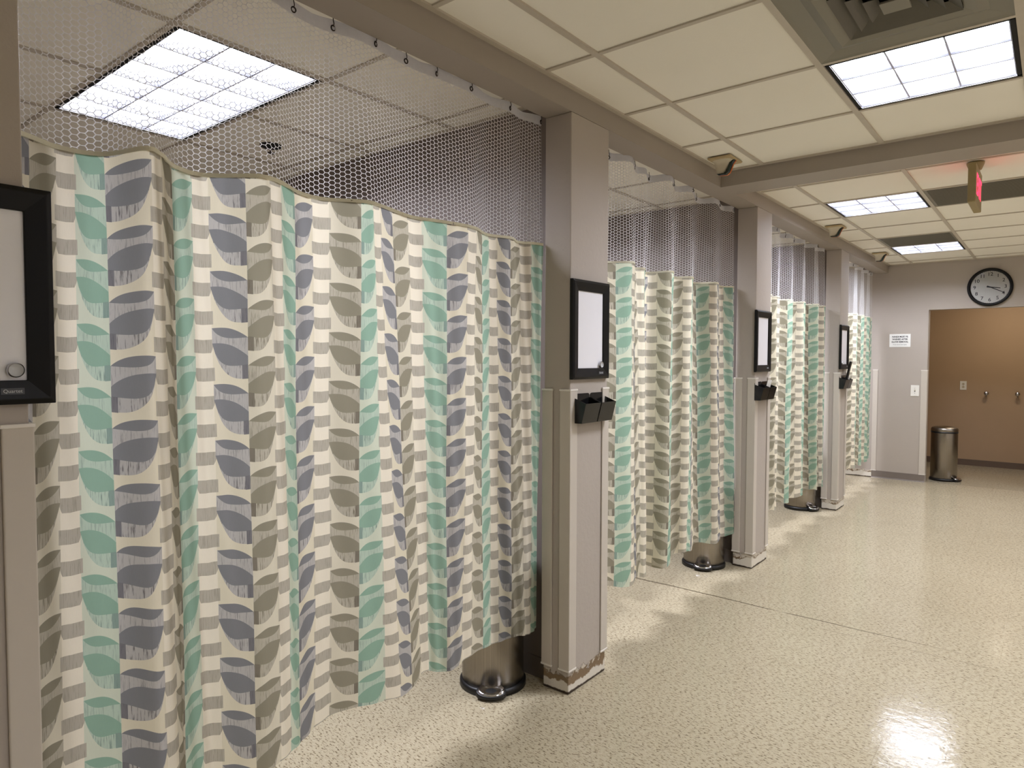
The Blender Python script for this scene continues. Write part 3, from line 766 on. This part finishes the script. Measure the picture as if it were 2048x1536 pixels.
# ------------------------------------------------------------------ curtains
def catmull(pts, n=10):
    out = []
    P_ = [pts[0]] + pts + [pts[-1]]
    for i in range(1, len(P_) - 2):
        p0, p1, p2, p3 = P_[i - 1:i + 3]
        for k in range(n):
            t = k / n
            out.append(tuple(.5 * (2 * b_ + (c - a) * t + (2 * a - 5 * b_ + 4 * c - d) * t * t + (3 * b_ - a - 3 * c + d) * t ** 3) for a, b_, c, d in zip(p0, p1, p2, p3)))
    out.append(pts[-1]); return out
ZS, ZT = 1.93, 2.435         # seam between cloth and netting; foot of the top hem
def curtain(ctrl, hooks, zhem, u0, label, anchors=None, cell_w=.0165, cell_h=.0143, flat=.25):
    """ctrl: (seam x, seam y, hem x, hem y); hooks: y of each hook"""
    cy = sum(c[1] for c in ctrl) / len(ctrl)
    r = thing('privacy_curtain', label, 'curtain', (-.16, cy, 0), 'leaf print privacy curtains')
    cur = catmull([tuple(c) for c in ctrl]); N = len(cur)
    s = [0]
    for a, c in zip(cur, cur[1:]): s.append(s[-1] + math.hypot(c[0] - a[0], c[1] - a[1]))
    def at(i, z):
        sx, sy, hx, hy = cur[i]
        if z <= ZS:
            t = (ZS - z) / (ZS - zhem); return (sx + (hx - sx) * t, sy + (hy - sy) * t)
        t = (z - ZS) / (ZT - ZS); k = flat * min(1, t)
        return (sx + (-.158 - sx) * k, sy)
    def samp(S_, z):
        S_ = max(0, min(s[-1], S_))
        lo, hi = 0, N - 1
        while hi - lo > 1:
            m = (lo + hi) // 2
            if s[m] <= S_: lo = m
            else: hi = m
        f = (S_ - s[lo]) / max(1e-9, s[hi] - s[lo]); a, c = at(lo, z), at(hi, z)
        return (a[0] + (c[0] - a[0]) * f + .16, a[1] + (c[1] - a[1]) * f - cy, z)
    def U(i):
        if not anchors: return u0 + s[i]
        if len(anchors) == 1:      # cloth runs on undistorted from one known stem
            return (anchors[0][1] + .5) * PITCH_S + s[i] - s[min(range(N), key=lambda q: abs(cur[q][1] - anchors[0][0]))]
        y = .5 * (cur[i][1] + cur[i][3]); A_ = anchors
        if y <= A_[0][0]: j = 0
        elif y >= A_[-1][0]: j = len(A_) - 2
        else: j = max(q for q in range(len(A_) - 1) if A_[q][0] <= y)
        (ya, ka), (yb, kb) = A_[j], A_[j + 1]
        return ((ka + (kb - ka) * (y - ya) / (yb - ya)) + .5) * PITCH_S
    b = B(); uvl = b.loops.layers.uv.new('UVMap'); nz = 26; G = []
    for i in range(N):
        col = []
        for j in range(nz + 1):
            zz = ZS + (zhem - ZS) * j / nz
            rip = .0025 * math.sin(i * .9 + zz * 7) + .002 * math.sin(zz * 3.1 + i * .31)
            e = .010 * math.sin(s[i] * 21 + 1) * (j / nz) ** 12 + .0
            x, y = at(i, zz); col.append(b.verts.new((x + .16 + rip, y - cy, zz + e)))
        G.append(col)
    us = [U(i) for i in range(N)]
    vt = {}
    for i in range(N):
        for j in range(nz + 1): vt[G[i][j]] = (us[i], ZS + (zhem - ZS) * j / nz)
    for i in range(N - 1):
        for j in range(nz):
            f = b.faces.new((G[i][j], G[i][j + 1], G[i + 1][j + 1], G[i + 1][j]))
            for l in f.loops: l[uvl].uv = vt[l.vert]
    obj('fabric_panel', b, M['leaf'], r, True, fix=False)
    # stitched seam under the netting
    b = B(); prev = None
    for i in range(N):
        x, y = at(i, ZS); x2, y2 = at(i, ZS - .009)
        cr = [b.verts.new((x + .1625 + .0018, y - cy, ZS + .003)), b.verts.new((x2 + .1625 + .0018, y2 - cy, ZS - .007))]
        cr += [b.verts.new((x2 + .1575 - .001, y2 - cy, ZS - .007)), b.verts.new((x + .1575 - .001, y - cy, ZS + .003))]
        if prev:
            for q in range(4): b.faces.new((prev[q], prev[(q + 1) % 4], cr[(q + 1) % 4], cr[q]))
        prev = cr
    obj('seam_band', b, M['seamc'], r)
    # hexagonal netting, every thread modelled
    b = B(); th = .00085; a_ = cell_w * 2 / 3; hh = cell_h / 2; nc = int(s[-1] / cell_w); cache = {}
    inner_k = 1 - th / hh
    def V(q, z, key=None):
        if key is not None and key in cache: return cache[key]
        v = b.verts.new(samp(q, z))
        if key is not None: cache[key] = v
        return v
    for c in range(nc + 1):
        cs = c * cell_w; off = hh if c % 2 else 0; nr = int((ZT + .01 - ZS) / cell_h)
        for rw in range(nr + 1):
            cz_ = ZS + rw * cell_h + off
            pts = [(a_, 0), (a_ / 2, hh), (-a_ / 2, hh), (-a_, 0), (-a_ / 2, -hh), (a_ / 2, -hh)]
            o_ = []; n_ = []
            for px, pz in pts:
                z1 = max(ZS, min(ZT + .012, cz_ + pz)); q1 = cs + px
                o_.append(V(q1, z1, (round(q1 / cell_w * 6), round(z1 / hh * 10))))
                z2 = max(ZS, min(ZT + .012, cz_ + pz * inner_k)); n_.append(V(cs + px * inner_k, z2))
            for q in range(6):
                try: b.faces.new((o_[q], o_[(q + 1) % 6], n_[(q + 1) % 6], n_[q]))
                except ValueError: pass
    obj('netting', b, M['net'], r, True, fix=False)
    # white top hem with grommets
    b = B(); prev = None
    hy = sorted(hooks)
    for i in range(N):
        x, y = at(i, ZT)
        dmin = min(abs(y - q) for q in hy) if hy else 1
        sag = .008 * min(1, dmin / .09)
        cr = [b.verts.new((x + .16, y - cy, ZT - .002)), b.verts.new((x + .16, y - cy, 2.474 - sag))]
        if prev: b.faces.new((prev[0], cr[0], cr[1], prev[1]))
        prev = cr
    obj('top_hem', b, M['tophem'], r, True, fix=False)
    for y in hooks:
        j = min(range(N), key=lambda q: abs(cur[q][1] - y)); x = at(j, ZT)[0] + .16
        b = B(); c0 = Vector((x + .002, y - cy, 2.4475))
        ang = random.uniform(-.5, .5)
        pts = [c0 + Vector((.0075 * math.sin(ang) * math.cos(t), .0075 * math.cos(ang) * math.cos(t), .0075 * math.sin(t))) for t in [2 * math.pi * q / 16 for q in range(16)]]
        tube(b, pts, .0022, 6, True)
        tube(b, [c0 + Vector((.002, 0, .005)), c0 + Vector((.005, 0, .012)), c0 + Vector((.002, 0, .022)), c0 + Vector((0, 0, .0385))], .0014, 6)
        obj('hook', b, M['wire'], r, True)
    return r
C1 = [(-.165, .345, -.155, .345), (-.17, .46, -.20, .45), (-.225, .56, -.25, .55), (-.204, .645, -.20, .66), (-.075, .69, -.09, .71), (-.10, .738, -.12, .77),
      (-.171, .797, -.20, .82), (-.20, .866, -.23, .89), (-.167, .918, -.19, .95), (-.088, .985, -.13, 1.02), (-.10, 1.055, -.148, 1.10), (-.166, 1.162, -.209, 1.19),
      (-.171, 1.253, -.241, 1.29), (-.101, 1.35, -.20, 1.41), (-.107, 1.415, -.17, 1.55), (-.157, 1.589, -.213, 1.70), (-.138, 1.689, -.205, 1.755),
      (-.12, 1.78, -.169, 1.822), (-.119, 1.879, -.172, 1.90), (-.172, 2.008, -.206, 2.07), (-.145, 2.122, -.165, 2.15), (-.182, 2.214, -.135, 2.21),
      (-.15, 2.28, -.15, 2.28), (-.14, 2.335, -.17, 2.335)]
ST = [.487, .655, .803, .975, 1.146, 1.367, 1.55, 1.765, 1.99, 2.14, 2.35]
curtain(C1, [.45, .62, .80, .98, 1.139, 1.277, 1.426, 1.571, 1.708, 1.883, 2.126, 2.33], .262, 0,
        'large leaf print curtain with netting top filling the left half', [(y, k + 2) for k, y in enumerate(ST)], flat=.6)
C2 = [(-.17, 2.655, -.17, 2.66), (-.10, 2.74, -.11, 2.76), (-.20, 2.86, -.21, 2.9), (-.187, 2.965, -.214, 3.02), (-.097, 3.046, -.135, 3.12), (-.196, 3.233, -.17, 3.27), (-.164, 3.296, -.15, 3.32),
      (-.241, 3.455, -.26, 3.472), (-.103, 3.506, -.12, 3.52), (-.211, 3.744, -.214, 3.767), (-.126, 3.826, -.15, 3.848), (-.244, 4.107, -.19, 4.08), (-.129, 4.196, -.105, 4.209),
      (-.19, 4.403, -.135, 4.36), (-.14, 4.50, -.11, 4.51), (-.15, 4.55, -.13, 4.555)]
def jig(ctrl, k=1.0): return ctrl
curtain(C2, [2.72, 2.948, 3.195, 3.441, 3.643, 3.84, 4.061, 4.32, 4.512], .245, .07, 'leaf print privacy curtain in the second bay, next to the second nearest whiteboard',
        [(2.99, 4)])
C3 = [(-.17, 4.89, -.16, 4.9), (-.10, 5.0, -.10, 5.03), (-.20, 5.12, -.20, 5.14), (-.12, 5.25, -.15, 5.25), (-.185, 5.37, -.16, 5.36), (-.125, 5.45, -.113, 5.43), (-.215, 5.70, -.215, 5.72), (-.13, 5.80, -.14, 5.83),
      (-.20, 6.02, -.19, 6.03), (-.114, 6.108, -.125, 6.17), (-.20, 6.34, -.19, 6.43), (-.085, 6.42, -.09, 6.50), (-.17, 6.58, -.135, 6.62), (-.10, 6.68, -.09, 6.69), (-.14, 6.81, -.125, 6.81)]
curtain(C3, [4.95, 5.2, 5.418, 5.746, 6.02, 6.271, 6.427, 6.78], .235, .33, 'leaf print privacy curtain in the third bay, above the sideways pedal bin',
        [(6.38, 7)])
C4 = [(-.17, 7.17, -.17, 7.17), (-.10, 7.32, -.10, 7.33), (-.20, 7.45, -.2, 7.46), (-.12, 7.62, -.13, 7.7), (-.19, 7.85, -.19, 7.9), (-.11, 8.05, -.11, 8.1), (-.19, 8.22, -.19, 8.25), (-.11, 8.38, -.11, 8.4),
      (-.20, 8.58, -.19, 8.6), (-.12, 8.72, -.12, 8.75), (-.19, 8.86, -.19, 8.88), (-.15, 9.0, -.15, 9.0)]
curtain(C4, [7.3, 7.6, 7.964, 8.369, 8.7, 8.95], .235, .5, 'farthest leaf print privacy curtain beside the far wall, narrowest in view')
for k, (y0, y1) in enumerate(((P[0] + PW, P[1]), (P[1] + PW, P[2]), (P[2] + PW, P[3]), (P[3] + PW, E_))):
    lab = ['over the large front curtain', 'over the second curtain', 'over the third curtain', 'over the farthest curtain'][k]
    r = thing('curtain_track', 'slim aluminium curtain track ' + lab, 'curtain track', (-.16, (y0 + y1) / 2, H), 'curtain tracks behind the header')
    h = (y1 - y0) / 2; b = B(); box(b, -.010, .010, -h + .002, h - .002, -.066, -.050); obj('rail', b, M['track'], r, bevel=.002)
    for t in (-.8, 0, .8):
        b = B(); tube(b, [(0, t * h, -.053), (0, t * h, -.001)], .004); obj('hanger', b, M['track'], r)
# ------------------------------------------------------------------ warm lamp in the alcove
r = thing('ceiling_lamp', 'warm round ceiling lamp inside the brown alcove', 'ceiling light', (1.15, 10.05, 2.4))
b = B(); lathe(b, [(0, -.05), (.08, -.048), (.13, -.035), (.15, -.012)], n=40); obj('diffuser', b, M['warm'], r, True)
b = B(); lathe(b, [(.15, -.014), (.165, -.012), (.165, -.0005), (0, -.0005)], n=40); obj('rim', b, M['silver'], r, True)
